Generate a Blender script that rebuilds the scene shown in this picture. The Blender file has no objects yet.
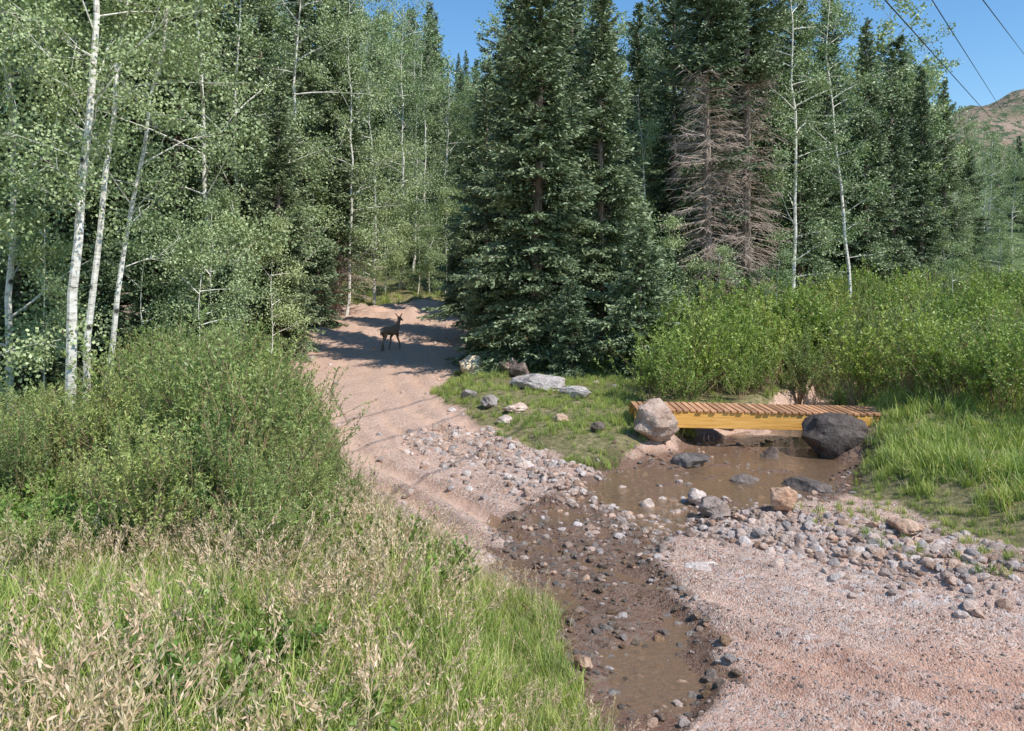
import bpy, math, numpy as np
from mathutils import Vector, noise as mnoise
R0=np.random.RandomState
scene=bpy.context.scene
PI=math.pi
F=804.0; CZ=3.0
def UX(u,y): return (u-512.0)/F*y

# ------------------------------------------------------------ numpy noise
def _h(ix,iy,s):
    n=np.sin(ix*127.1+iy*311.7+s*74.7)*43758.5453
    return n-np.floor(n)
def vn(x,y,s=0):
    x=np.asarray(x,float);y=np.asarray(y,float)
    ix=np.floor(x);iy=np.floor(y);fx=x-ix;fy=y-iy
    fx=fx*fx*(3-2*fx);fy=fy*fy*(3-2*fy)
    a=_h(ix,iy,s);b=_h(ix+1,iy,s);c=_h(ix,iy+1,s);d=_h(ix+1,iy+1,s)
    return (a*(1-fx)+b*fx)*(1-fy)+(c*(1-fx)+d*fx)*fy-0.5
def fbm(x,y,s=0,o=4):
    r=0;a=1
    for i in range(o):
        r=r+a*vn(x*2**i+i*17.3,y*2**i-i*9.1,s+i);a*=.5
    return r
def sm(a,b,x):
    t=np.clip((x-a)/(b-a),0,1);return t*t*(3-2*t)
def polyd(px,py,pts,vals=None):
    px=np.asarray(px,float);py=np.asarray(py,float)
    best=np.full(px.shape,1e9);val=np.zeros(px.shape);side=np.zeros(px.shape)
    for i in range(len(pts)-1):
        ax,ay=pts[i];bx,by=pts[i+1];dx=bx-ax;dy=by-ay
        t=np.clip(((px-ax)*dx+(py-ay)*dy)/(dx*dx+dy*dy),0,1)
        qx=px-ax-t*dx;qy=py-ay-t*dy;d=np.hypot(qx,qy)
        m=d<best
        best=np.where(m,d,best)
        side=np.where(m,np.sign(dx*qy-dy*qx),side)
        if vals is not None: val=np.where(m,vals[i]*(1-t)+vals[i+1]*t,val)
    return best,val,side

CREEK=[(28,48),(15,32),(10,24),(7,19),(5.1,16),(4.6,14.6),(3.2,12.9),(1.9,11.3),(.85,10.0),(.7,8.6),(.95,7.4),(1.1,6.3),(.6,5.2)]
CHW  =[.6,.6,.6,.7,1.4,1.6,1.55,1.15,.85,.72,.66,.52,.2]
ROADC=[(-6,38),(-5.4,30),(-4.2,22),(-2,15),(1.,10.5),(4,7.2),(8,4),(12,1),(20,-6)]
def xe(y): return np.interp(y,[0,5,7.6,8.6,9.6,11.7,16.4,25,31,36,40,60],[.9,.62,.35,-.4,-1.35,-2.07,-3.6,-7.0,-10.4,-10.8,-9.3,-8])
def xrr(y): return np.interp(y,[12.7,15.5,17.6,20.7,23.6,27,32,40,60],[1.4,-.23,-1.25,-2.1,-1.8,-1.5,-1.8,-2.6,-2])
def xr(y): return np.interp(y,[0,6,9,10.1,11.7,13,15,16,20,25,33,50],[9,7.6,5.8,5.35,4.85,5.3,6.2,6.7,8,11,16,30])
def masks(x,y):
    cd,hw,_=polyd(x,y,CREEK,CHW)
    n=fbm(x*.9,y*.9,3)*.5
    L=sm(-.15,.25,xe(y)-x+n*.6)
    Rr=sm(-.1,.35,x-xr(y)+n*.8)*sm(.95,1.15,cd/hw)
    P=sm(13.2,13.9,y+n)*sm(-.1,.5,x-xrr(y)+n*.9)*sm(1.0,1.25,cd/hw+n*.3)
    crest=sm(40,43,y+n*2)
    g=np.maximum(np.maximum(L,Rr),np.maximum(P,crest*sm(1,1.2,cd/hw)))
    return g,cd,hw
def ruts(x,y):
    rd,_,s=polyd(x,y,ROADC)
    inr=sm(3.2,2.5,rd)*(1-.6*sm(14,20,y)); sd=rd*s+fbm(x*.35,y*.35,61,2)*.5
    k=0
    for c,a,w in ((-.9,1,.15),(.8,1,.15),(-1.6,.8,.11),(.05,.6,.10),(1.5,.9,.13),(2.1,.7,.1),(-2.3,.7,.10)):
        k=k+a*(np.exp(-((sd-c)/w)**2)-.75*np.exp(-((abs(sd-c)-2.2*w)/(w*.75))**2))
    return inr*k*(.75+.7*np.clip(fbm(x*.8,y*.8,66,2)+.5,0,1))
def HT(x,y):
    x=np.asarray(x,float);y=np.asarray(y,float)
    ys=[-50,0,14,20,30,35,40,50,70,120,200,400,900]
    bl=np.interp(y,ys,[0,0,0,.3,.8,1.5,2.15,3,7,24,48,80,90])
    br=np.interp(y,ys,[0,0,0,.2,.7,1.0,1.4,2.3,5,15,32,60,90])
    t=sm(0,10,x-y*.05)
    h=bl*(1-t)+br*t
    dl=xe(y)-x
    h=h+sm(-.1,2.6,dl)*np.interp(y,[0,8,12,20,28,40],[.85,.7,.45,.3,.1,.3])
    h=h+sm(0,30,dl-6)*np.interp(y,[0,20,60],[0,1.5,6])
    h=h+sm(-.1,1.7,x-xr(y))*np.interp(y,[0,8,10,16,30],[.1,.2,.4,.52,.3])
    h=h+sm(0,1.2,x-xrr(y))*sm(13,15,y)*.22*(1-sm(30,40,y))
    cd,hw,_=polyd(x,y,CREEK,CHW)
    h=h-.085*ruts(x,y)*(1-.5*sm(11,15,y))
    h=h+ (fbm(x*.45,y*.45,11)*.10+fbm(x*2.1,y*2.1,5,3)*.05)*(1+sm(20,60,y)*6)
    zc=-.135+np.clip(y-20,0,99)*.02+fbm(x*1.5,y*2.2,8,3)*.19
    low=sm(11.2,10.2,y)
    zc2=-.06+fbm(x*1.9,y*1.9,9,3)*.08-.09*np.exp(-(((x-1.05)/.42)**2+((y-6.55)/.55)**2))
    zc=zc*(1-low)+zc2*low
    k=sm(1.3,.75,cd/hw+fbm(x*1.1,y*1.1,21,3)*.35)
    h=h*(1-k)+np.minimum(zc,h)*k
    return h

# ------------------------------------------------------------ mesh helpers
class MB:
    def __init__(s): s.V=[];s.Q=[];s.M=[];s.S=[];s.n=0
    def add(s,V,Q,m=0,sh=0.5):
        V=np.asarray(V,float).reshape(-1,3);Q=np.asarray(Q,int).reshape(-1,4)
        s.V.append(V);s.Q.append(Q+s.n);s.n+=len(V)
        s.M.append(np.full(len(Q),m,int))
        s.S.append(np.broadcast_to(np.asarray(sh,float),(len(V),)).copy())
    def mesh(s,name,mats,smooth=False):
        V=np.concatenate(s.V);Q=np.concatenate(s.Q);M=np.concatenate(s.M);S=np.concatenate(s.S)
        me=bpy.data.meshes.new(name)
        me.vertices.add(len(V));me.vertices.foreach_set('co',V.astype(np.float32).ravel())
        me.loops.add(len(Q)*4);me.loops.foreach_set('vertex_index',Q.astype(np.int32).ravel())
        me.polygons.add(len(Q));me.polygons.foreach_set('loop_start',np.arange(0,len(Q)*4,4,dtype=np.int32))
        me.polygons.foreach_set('material_index',M.astype(np.int32))
        me.polygons.foreach_set('use_smooth',np.full(len(Q),smooth))
        a=me.attributes.new('shade','FLOAT','POINT');a.data.foreach_set('value',S.astype(np.float32))
        for m in mats: me.materials.append(m)
        me.update(calc_edges=True);me.validate()
        return me
def tube(mb,P,r,n=5,m=0,sh=.5):
    P=np.asarray(P,float);k=len(P);r=np.broadcast_to(r,(k,))
    T=np.gradient(P,axis=0);T/=np.linalg.norm(T,axis=1)[:,None]+1e-9
    ref=np.array([0,0,1.]) if abs(T[:,2]).mean()<.8 else np.array([1.,0,0])
    A=np.cross(T,ref);A/=np.linalg.norm(A,axis=1)[:,None]+1e-9;B=np.cross(T,A)
    an=np.arange(n)/n*2*PI
    V=P[:,None,:]+r[:,None,None]*(np.cos(an)[None,:,None]*A[:,None,:]+np.sin(an)[None,:,None]*B[:,None,:])
    i=np.arange(k-1)[:,None]*n;j=np.arange(n)[None,:];j2=(j+1)%n
    Q=np.stack([i+j,i+j2,i+n+j2,i+n+j],-1).reshape(-1,4)
    mb.add(V.reshape(-1,3),Q,m,sh)
def unit(v): return v/(np.linalg.norm(v,axis=-1,keepdims=True)+1e-9)
def cards(mb,C,A,W,l,w,m=1,sh=.5):
    N=len(C)
    l=np.broadcast_to(l,(N,))[:,None];w=np.broadcast_to(w,(N,))[:,None]
    V=np.stack([C-A*l*.5,C+W*w*.5+A*l*.05,C+A*l*.5,C-W*w*.5+A*l*.05],1).reshape(-1,3)
    Q=np.arange(N*4).reshape(-1,4)
    mb.add(V,Q,m,np.repeat(np.broadcast_to(sh,(N,)),4))
def perp(A,r):
    W=r.normal(size=A.shape);W-=A*(W*A).sum(-1,keepdims=True);return unit(W)
def obj(name,me,loc=(0,0,0),rz=0,sc=1,parent=None,rot=None):
    o=bpy.data.objects.new(name,me);scene.collection.objects.link(o)
    o.location=loc;o.rotation_euler=rot if rot else (0,0,rz)
    o.scale=(sc,sc,sc) if np.isscalar(sc) else sc
    if parent: o.parent=parent
    return o

# ------------------------------------------------------------ materials
def newmat(name):
    m=bpy.data.materials.new(name);m.use_nodes=True;nt=m.node_tree;nt.nodes.clear()
    return m,nt,nt.nodes,nt.links
def N(nt,t,**k):
    n=nt.nodes.new(t)
    for a,b in k.items(): setattr(n,a,b)
    return n
def mixc(nt,fac,a,b,bt='MIX'):
    n=nt.nodes.new('ShaderNodeMix');n.data_type='RGBA';n.blend_type=bt
    for s,v in ((0,fac),(6,a),(7,b)):
        if hasattr(v,'is_linked'): nt.links.new(v,n.inputs[s])
        else: n.inputs[s].default_value=v if s==0 else (*v,1) if len(v)==3 else v
    return n.outputs[2]
def math_(nt,op,a,b=0.0,c=None):
    n=nt.nodes.new('ShaderNodeMath');n.operation=op
    for i,v in enumerate((a,b,c)):
        if v is None: continue
        if hasattr(v,'is_linked'): nt.links.new(v,n.inputs[i])
        else: n.inputs[i].default_value=v
    return n.outputs[0]
def ramp(nt,fac,stops):
    n=nt.nodes.new('ShaderNodeValToRGB');cr=n.color_ramp
    while len(cr.elements)<len(stops): cr.elements.new(.5)
    for e,(p,c) in zip(cr.elements,stops): e.position=p;e.color=(*c,1) if len(c)==3 else c
    nt.links.new(fac,n.inputs[0]);return n.outputs[0]
def noise_(nt,scale,detail=4,rough=.55,vec=None,dist=0):
    n=nt.nodes.new('ShaderNodeTexNoise');n.inputs['Scale'].default_value=scale;n.inputs['Detail'].default_value=detail
    n.inputs['Roughness'].default_value=rough;n.inputs['Distortion'].default_value=dist
    if vec is not None: nt.links.new(vec,n.inputs['Vector'])
    return n
def out(nt,sh):
    o=nt.nodes.new('ShaderNodeOutputMaterial');nt.links.new(sh,o.inputs[0]);return o
def leafmat(name,c1,c2,trans=.3,rough=.5,spec=.3,var=.35,c3=None):
    m,nt,nd,lk=newmat(name)
    at=N(nt,'ShaderNodeAttribute',attribute_name='shade')
    oi=N(nt,'ShaderNodeObjectInfo')
    if c3: col=ramp(nt,at.outputs['Fac'],[(0,c1),(.72,c2),(1,c3)])
    else: col=mixc(nt,at.outputs['Fac'],c1,c2)
    b=math_(nt,'MULTIPLY_ADD',oi.outputs['Random'],var,1-var*.5)
    hs=N(nt,'ShaderNodeHueSaturation');lk.new(col,hs.inputs['Color']);lk.new(b,hs.inputs['Value'])
    lk.new(math_(nt,'MULTIPLY_ADD',oi.outputs['Random'],-.035,.515),hs.inputs['Hue'])
    p=N(nt,'ShaderNodeBsdfPrincipled');lk.new(hs.outputs[0],p.inputs['Base Color'])
    p.inputs['Roughness'].default_value=rough;p.inputs['Specular IOR Level'].default_value=spec
    if trans<=0: out(nt,p.outputs[0]);return m
    t=N(nt,'ShaderNodeBsdfTranslucent')
    tc2=mixc(nt,1.0,hs.outputs[0],(1.6,1.7,.9),'MULTIPLY')
    lk.new(tc2,t.inputs[0])
    mx=N(nt,'ShaderNodeMixShader');mx.inputs[0].default_value=trans
    lk.new(p.outputs[0],mx.inputs[1]);lk.new(t.outputs[0],mx.inputs[2]);out(nt,mx.outputs[0])
    return m
def stdmat(name,colfn,rough=.8,bump=None,spec=.3):
    m,nt,nd,lk=newmat(name)
    tc=N(nt,'ShaderNodeTexCoord')
    p=N(nt,'ShaderNodeBsdfPrincipled');p.inputs['Roughness'].default_value=rough;p.inputs['Specular IOR Level'].default_value=spec
    c,bm=colfn(nt,tc)
    lk.new(c,p.inputs['Base Color'])
    if bm is not None:
        b=N(nt,'ShaderNodeBump');b.inputs['Strength'].default_value=bump[0];b.inputs['Distance'].default_value=bump[1]
        lk.new(bm,b.inputs['Height']);lk.new(b.outputs[0],p.inputs['Normal'])
    out(nt,p.outputs[0]);return m

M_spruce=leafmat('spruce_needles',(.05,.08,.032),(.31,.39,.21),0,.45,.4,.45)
M_aspen=leafmat('aspen_leaves',(.14,.21,.07),(.50,.58,.31),.10,.48,.35,.38)
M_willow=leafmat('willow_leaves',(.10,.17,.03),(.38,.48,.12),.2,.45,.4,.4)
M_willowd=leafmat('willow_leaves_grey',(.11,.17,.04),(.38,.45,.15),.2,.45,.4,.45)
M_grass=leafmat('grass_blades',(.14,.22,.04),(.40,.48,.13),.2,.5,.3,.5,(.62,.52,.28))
M_seed=leafmat('seed_heads',(.45,.32,.20),(.74,.59,.41),.15,.7,.1,.4)
M_forb=leafmat('forb_leaves',(.10,.18,.035),(.27,.38,.09),.2,.45,.35,.3)
def barkw(nt,tc):
    mp=N(nt,'ShaderNodeMapping');mp.inputs['Scale'].default_value=(6,6,22);nt.links.new(tc.outputs['Object'],mp.inputs[0])
    n=noise_(nt,1.0,5,.6,mp.outputs[0])
    mp2=N(nt,'ShaderNodeMapping');mp2.inputs['Scale'].default_value=(3,3,3);nt.links.new(tc.outputs['Object'],mp2.inputs[0])
    v=N(nt,'ShaderNodeTexVoronoi');v.inputs['Scale'].default_value=1.0;nt.links.new(mp2.outputs[0],v.inputs['Vector'])
    k=ramp(nt,v.outputs['Distance'],[(.1,(1,1,1)),(.22,(0,0,0))])
    c=ramp(nt,n.outputs[0],[(.3,(.10,.08,.06)),(.42,(.62,.57,.48)),(.6,(.86,.82,.74))])
    return mixc(nt,k,c,(.05,.045,.04)),n.outputs[0]
M_barkw=stdmat('aspen_bark',barkw,.75,(.4,.02))
def barkb(nt,tc):
    mp=N(nt,'ShaderNodeMapping');mp.inputs['Scale'].default_value=(14,14,4);nt.links.new(tc.outputs['Object'],mp.inputs[0])
    n=noise_(nt,1.0,5,.6,mp.outputs[0])
    return ramp(nt,n.outputs[0],[(.3,(.12,.085,.065)),(.65,(.42,.33,.27))]),n.outputs[0]
M_barkb=stdmat('spruce_bark',barkb,.9,(.6,.03))
def dead(nt,tc):
    n=noise_(nt,8,3,.6,tc.outputs['Object'])
    return ramp(nt,n.outputs[0],[(.3,(.32,.24,.19)),(.7,(.62,.50,.42))]),None
M_dead=stdmat('dead_twigs',dead,.9)
def stemf(nt,tc):
    n=noise_(nt,8,3,.6,tc.outputs['Object'])
    return ramp(nt,n.outputs[0],[(.3,(.18,.12,.07)),(.7,(.42,.30,.18))]),None
M_stem=stdmat('willow_stems',stemf,.8)

# ------------------------------------------------------------ vegetation generators
def spruce(name,seed,H,Rd,z0,bare=0,dens=1.0,step=.2,perw=7,cs=1.0):
    r=R0(seed);mb=MB()
    zz=np.linspace(-.3,H,14);wob=np.cumsum(r.normal(0,.02,(14,2)),0)*(H/15)
    rad=np.maximum(.012,(H*.0125)*(1-zz/H)**.9);rad[0]*=1.3
    tube(mb,np.column_stack([wob,zz]),rad,8,0)
    z=z0;lobes=r.uniform(.65,1.2,12);ph=r.uniform(0,6.28)
    while z<H-.1:
        q=(z-z0)/(H-z0)
        for _ in range(perw if q<.85 else 5):
            az=r.uniform(0,2*PI)
            L=Rd*((1-q)**.8)*r.uniform(.5,1.18)*lobes[int(az/(2*PI)*12)%12]*min(1,.72+q*3)+.18
            L*=1+.2*math.sin(z*2.3+ph+az)
            isb=q<bare and r.rand()<.93
            if isb: L*=.75
            p0=math.radians(-12+55*q**1.3+r.uniform(-9,9))
            zb=z+r.uniform(-.5,.5)*step
            s=np.linspace(0,1,6);dx,dy=math.cos(az),math.sin(az)
            rr=L*s*math.cos(p0);hh=zb+L*(s*math.sin(p0)-.28*s**2*(1-q)+.16*s**4)
            cx=np.interp(zb,zz,wob[:,0]);cy=np.interp(zb,zz,wob[:,1])
            P=np.column_stack([cx+rr*dx,cy+rr*dy,hh])
            if L>.5 and (isb or cs<1.3): tube(mb,P,np.linspace(.016+.005*L,.004,6),3,2 if isb else 0)
            if isb:
                for k in range(int(9*L)):
                    t=r.uniform(.25,1);b=np.array([np.interp(t,s,P[:,i]) for i in range(3)])
                    a2=az+r.choice([-1,1])*r.uniform(.5,1.1);l2=r.uniform(.15,.55)
                    e=b+np.array([math.cos(a2)*l2,math.sin(a2)*l2,-l2*r.uniform(.1,.8)])
                    tube(mb,[b,(b+e)/2+[0,0,.02],e],[.009,.007,.004],3,2)
                continue
            nt_=int(L/.085*dens)+3
            t=r.uniform(.12,1,nt_*2)
            base=np.column_stack([np.interp(t,s,P[:,i]) for i in range(3)])
            sd=np.where(np.arange(nt_*2)%2==0,1,-1)*r.uniform(.55,1.05,nt_*2)
            D=np.column_stack([np.cos(az+sd),np.sin(az+sd),r.uniform(-.45,.05,nt_*2)+.25*q]);D=unit(D)
            lt=(.10+.42*L*(1-t)**.75*r.uniform(.6,1.2,nt_*2));lt=np.minimum(lt,.85)
            stp=.095*cs
            K=int(.86/stp)+1;d=(np.arange(K)+.5)*stp
            msk=d[None,:]<lt[:,None]+.03
            C=base[:,None,:]+D[:,None,:]*d[None,:,None];C[:,:,2]-=.25*(d**2)[None,:]
            C=C+r.normal(0,.018,C.shape)
            A=np.broadcast_to(D[:,None,:],C.shape)+r.normal(0,.38,C.shape)
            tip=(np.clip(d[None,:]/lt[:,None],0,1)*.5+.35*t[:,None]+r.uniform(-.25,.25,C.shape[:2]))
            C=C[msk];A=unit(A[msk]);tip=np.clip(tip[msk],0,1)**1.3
            ns=int(L/.06/cs)+3;t2=r.uniform(.25,1.02,ns)
            C2=np.column_stack([np.interp(t2,s,P[:,i]) for i in range(3)])+r.normal(0,.02,(ns,3))
            A2=unit(np.column_stack([np.full(ns,dx),np.full(ns,dy),np.full(ns,math.sin(p0))])+r.normal(0,.35,(ns,3)))
            C=np.concatenate([C,C2]);A=np.concatenate([A,A2]);tip=np.concatenate([tip,np.clip(t2**2*.8,0,1)])
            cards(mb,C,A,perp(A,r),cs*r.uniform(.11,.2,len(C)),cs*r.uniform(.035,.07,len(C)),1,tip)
        z+=step*r.uniform(.8,1.25)
    return mb.mesh(name,[M_barkb,M_spruce,M_dead])

def aspen(name,seed,H,Rd,nl,crown0=.3,lean=(0,0),tr=.11,ls=.065,limb=1.0):
    r=R0(seed);mb=MB()
    k=16;t=np.linspace(0,1,k);w=np.cumsum(r.normal(0,.07,(k,2)),0)*(H/16)
    w-=w[0]
    P=np.column_stack([w[:,0]+lean[0]*t**1.3,w[:,1]+lean[1]*t**1.3,-.3+(H+.3)*t])
    tube(mb,P,np.maximum(.012,tr*(1-t*.93)),8,0)
    tips=[];wt=[]
    nb=int(36*H/15)
    for i in range(nb):
        q=crown0+(1-crown0)*(i+r.rand())/nb*.97
        b=np.array([np.interp(q,t,P[:,j]) for j in range(3)])
        c=(q-crown0)/(1-crown0)
        L=Rd*(.6+.85*math.sin(PI*min(1,c*.85+.12)))*r.uniform(.4,1.15)*.75
        az=r.uniform(0,2*PI);up=math.radians(r.uniform(10,60))
        s=np.linspace(0,1,5)
        d=np.array([math.cos(az)*math.cos(up),math.sin(az)*math.cos(up),math.sin(up)])
        Q=b+np.outer(s*L,d)+np.column_stack([r.normal(0,.04,(5,2))*s[:,None]*L,-.1*L*s**2])
        tube(mb,Q,np.linspace(.008+.009*L,.004,5)*limb,4,0)
        for j in range(5):
            tt=r.uniform(.3,1);bb=np.array([np.interp(tt,s,Q[:,m]) for m in range(3)])
            dd=unit(d+r.normal(0,.6,3));l2=L*r.uniform(.2,.45)
            e=bb+dd*l2
            tube(mb,[bb,(bb+e)/2,e],[.006,.005,.003],3,0)
            tips+= [e,(bb*.4+e*.6)];wt+=[1,.7]
    tips=np.array(tips);wt=np.array(wt)*r.uniform(.1,1.8,len(tips));wt/=wt.sum()
    idx=r.choice(len(tips),nl,p=wt)
    C=tips[idx]+r.normal(0,1,(nl,3))*np.array([.22,.22,.16])*r.uniform(.5,1.3,nl)[:,None]
    A=unit(r.normal(0,1,(nl,3))+np.array([0,0,-.5]))
    clr=r.uniform(0,.5,len(tips))[idx]
    sh=np.clip(clr+r.uniform(0,.5,nl),0,1)
    cards(mb,C,A,perp(A,r),ls*r.uniform(.7,1.2,nl),ls*.85*r.uniform(.7,1.2,nl),1,sh)
    return mb.mesh(name,[M_barkw,M_aspen])

def shrub(name,seed,h,rad,nst,nl,ll,lw,mat):
    r=R0(seed);mb=MB();cs=[];ax=[];sg=[]
    for i in range(nst):
        az=r.uniform(0,2*PI);sp=abs(r.normal(0,.55))*rad;hh=h*r.uniform(.5,1.2)*(1-.25*min(1,sp/rad))
        b=np.array([math.cos(az)*sp*.25,math.sin(az)*sp*.25,-.1])
        s=np.linspace(0,1,6)
        Q=np.column_stack([b[0]+math.cos(az)*sp*s**1.2,b[1]+math.sin(az)*sp*s**1.2,b[2]+(hh+.1)*s*(1-.08*s)])
        Q+=r.normal(0,.03,Q.shape)*s[:,None]*h
        tube(mb,Q,np.linspace(.011,.002,6),3,0)
        m=nl//nst//4
        for j in range(4):
            if j==0: S=Q
            else:
                t0=r.uniform(.25,.75);bb=np.array([np.interp(t0,s,Q[:,k]) for k in range(3)])
                dd=unit(np.array([r.normal(0,.6),r.normal(0,.6),1.1]));l2=h*r.uniform(.2,.45)
                S=bb+np.outer(s*l2,dd);tube(mb,S[::2],[.005,.003,.0015],3,0)
            t=r.uniform(.25 if j==0 else .1,1,m)**.8
            C=np.column_stack([np.interp(t,s,S[:,k]) for k in range(3)])
            dirn=unit(S[-1]-S[0])
            A=unit(r.normal(0,.75,(m,3))+dirn*.8)
            C=C+A*ll*.5
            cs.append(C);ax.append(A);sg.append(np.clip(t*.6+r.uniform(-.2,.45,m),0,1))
    C=np.concatenate(cs);A=np.concatenate(ax);sh=np.concatenate(sg);n=len(C)
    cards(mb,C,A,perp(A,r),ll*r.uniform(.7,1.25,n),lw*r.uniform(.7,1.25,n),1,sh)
    return mb.mesh(name,[M_stem,mat])

def tuft(name,seed,nb,h,spread,bw,seedh=0,tone=(0,1),dry=.1):
    r=R0(seed);mb=MB()
    def blade(b,az,hh,lean,w,shb,sht,m=0,k=5):
        s=np.linspace(0,1,k)
        P=np.column_stack([b[0]+math.cos(az)*lean*s**2,b[1]+math.sin(az)*lean*s**2,hh*(s-.12*s**2*(lean/hh))-.03])
        wd=w*(1-s**2.2)*.5+.0006
        a2=az+PI/2+r.uniform(-.9,.9);W=np.array([math.cos(a2),math.sin(a2),0])
        V=np.stack([P-W*wd[:,None],P+W*wd[:,None]],1).reshape(-1,3)
        i=np.arange(k-1)*2;Q=np.stack([i,i+1,i+3,i+2],1)
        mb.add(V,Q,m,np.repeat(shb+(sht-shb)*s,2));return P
    for i in range(nb):
        a=r.uniform(0,2*PI);d=abs(r.normal(0,spread));b=(math.cos(a)*d,math.sin(a)*d)
        hh=h*r.uniform(.45,1.1);c=r.uniform(*tone)*.7
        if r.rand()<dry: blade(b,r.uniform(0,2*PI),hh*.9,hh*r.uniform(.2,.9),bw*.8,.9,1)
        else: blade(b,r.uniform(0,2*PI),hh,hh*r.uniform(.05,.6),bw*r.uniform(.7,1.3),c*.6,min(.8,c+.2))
    for i in range(seedh):
        a=r.uniform(0,2*PI);d=abs(r.normal(0,spread));b=(math.cos(a)*d,math.sin(a)*d)
        hh=h*r.uniform(1.15,1.75);az=r.uniform(0,2*PI)
        P=blade(b,az,hh,hh*r.uniform(.12,.5),bw*.4,.9,1.0,0,6)
        n=18;t=np.linspace(.78,1.0,n)
        C=np.column_stack([np.interp(t,np.linspace(0,1,6),P[:,k]) for k in range(3)])
        C+=r.normal(0,.009,(n,3))
        dr=unit(P[-1]-P[-2]);A=unit(dr+r.normal(0,.4,(n,3)))
        cards(mb,C+A*.012,A,perp(A,r),.038,.009,1,r.uniform(0,1,n))
    return mb.mesh(name,[M_grass,M_seed])

# ------------------------------------------------------------ GN scatter
def scatter(name,P,RT,SC,ID,protos):
    me=bpy.data.meshes.new(name);n=len(P)
    me.vertices.add(n);me.vertices.foreach_set('co',np.asarray(P,np.float32).ravel())
    a=me.attributes.new('rot','FLOAT_VECTOR','POINT');a.data.foreach_set('vector',np.asarray(RT,np.float32).ravel())
    a=me.attributes.new('scl','FLOAT_VECTOR','POINT');a.data.foreach_set('vector',np.asarray(SC,np.float32).ravel())
    a=me.attributes.new('pid','INT','POINT');a.data.foreach_set('value',np.asarray(ID,np.int32))
    o=obj(name,me)
    col=bpy.data.collections.new(name+'_parts')
    for i,m in enumerate(protos):
        po=bpy.data.objects.new('%s_part_%02d'%(name,i),m);col.objects.link(po)
    ng=bpy.data.node_groups.new(name+'_gn','GeometryNodeTree')
    ng.interface.new_socket('Geometry',in_out='INPUT',socket_type='NodeSocketGeometry')
    ng.interface.new_socket('Geometry',in_out='OUTPUT',socket_type='NodeSocketGeometry')
    gi=ng.nodes.new('NodeGroupInput');go=ng.nodes.new('NodeGroupOutput')
    ip=ng.nodes.new('GeometryNodeInstanceOnPoints');ci=ng.nodes.new('GeometryNodeCollectionInfo')
    ci.inputs['Collection'].default_value=col;ci.inputs['Separate Children'].default_value=True;ci.inputs['Reset Children'].default_value=True
    ip.inputs['Pick Instance'].default_value=True
    def na(nm,dt):
        x=ng.nodes.new('GeometryNodeInputNamedAttribute');x.data_type=dt;x.inputs['Name'].default_value=nm;return x.outputs[0]
    L=ng.links.new
    L(gi.outputs[0],ip.inputs['Points']);L(ci.outputs[0],ip.inputs['Instance'])
    L(na('pid','INT'),ip.inputs['Instance Index']);L(na('rot','FLOAT_VECTOR'),ip.inputs['Rotation']);L(na('scl','FLOAT_VECTOR'),ip.inputs['Scale'])
    L(ip.outputs[0],go.inputs[0])
    md=o.modifiers.new('scatter','NODES');md.node_group=ng
    return o
def scat2(name,x,y,sc,protos,seed,tilt=.06,sink=0,full=False):
    r=R0(seed);n=len(x);z=HT(x,y)-sink*sc
    RT=np.column_stack([r.normal(0,tilt,n),r.normal(0,tilt,n),r.uniform(0,2*PI,n)])
    if full: RT=r.uniform(0,2*PI,(n,3))*np.array([.12,.12,1])
    S=np.column_stack([sc,sc,sc])
    return scatter(name,np.column_stack([x,y,z]),RT,S,r.randint(0,len(protos),n),protos)

# ------------------------------------------------------------ ground
def grid(xs,ys,hf):
    X,Y=np.meshgrid(xs,ys);Z=hf(X.ravel(),Y.ravel())
    V=np.column_stack([X.ravel(),Y.ravel(),Z]);nx=len(xs);ny=len(ys)
    i=np.arange(ny-1)[:,None]*nx+np.arange(nx-1)[None,:]
    Q=np.stack([i,i+1,i+nx+1,i+nx],-1).reshape(-1,4)
    return V,Q
xs=np.concatenate([-np.geomspace(1500,12,46),np.arange(-11.5,-3,.2),np.arange(-3,9,.05),np.arange(9,14,.2),np.geomspace(14.3,1500,46)])
ys=np.concatenate([-np.geomspace(300,4,12),np.arange(-3,4.5,.3),np.arange(4.5,13,.045),np.arange(13,19,.1),np.arange(19,45,.3),np.geomspace(45.5,2500,50)])
V,Q=grid(xs,ys,HT)
mb=MB();mb.add(V,Q,0,.5)
m,nt,nd,lk=newmat('ground_dirt_gravel')
tc=N(nt,'ShaderNodeTexCoord');ob=tc.outputs['Object']
ag=N(nt,'ShaderNodeAttribute',attribute_name='grassm').outputs['Fac']
aw=N(nt,'ShaderNodeAttribute',attribute_name='wet').outputs['Fac']
ar=N(nt,'ShaderNodeAttribute',attribute_name='coarse').outputs['Fac']
ared=N(nt,'ShaderNodeAttribute',attribute_name='red').outputs['Fac']
arut=N(nt,'ShaderNodeAttribute',attribute_name='rut').outputs['Fac']
n1=noise_(nt,.8,6,.6,ob);n2=noise_(nt,9,6,.65,ob);n3=noise_(nt,60,4,.7,ob)
wv=N(nt,'ShaderNodeVectorMath',operation='ADD');lk.new(ob,wv.inputs[0])
ws=N(nt,'ShaderNodeVectorMath',operation='SCALE');ws.inputs['Scale'].default_value=.03;nw=noise_(nt,25,2,.5,ob);lk.new(nw.outputs['Color'],ws.inputs[0]);lk.new(ws.outputs[0],wv.inputs[1])
v1=N(nt,'ShaderNodeTexVoronoi');v1.inputs['Scale'].default_value=55;lk.new(wv.outputs[0],v1.inputs['Vector'])
v2=N(nt,'ShaderNodeTexVoronoi');v2.inputs['Scale'].default_value=21;lk.new(wv.outputs[0],v2.inputs['Vector'])
sep=N(nt,'ShaderNodeSeparateColor');lk.new(v1.outputs['Color'],sep.inputs[0])
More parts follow.
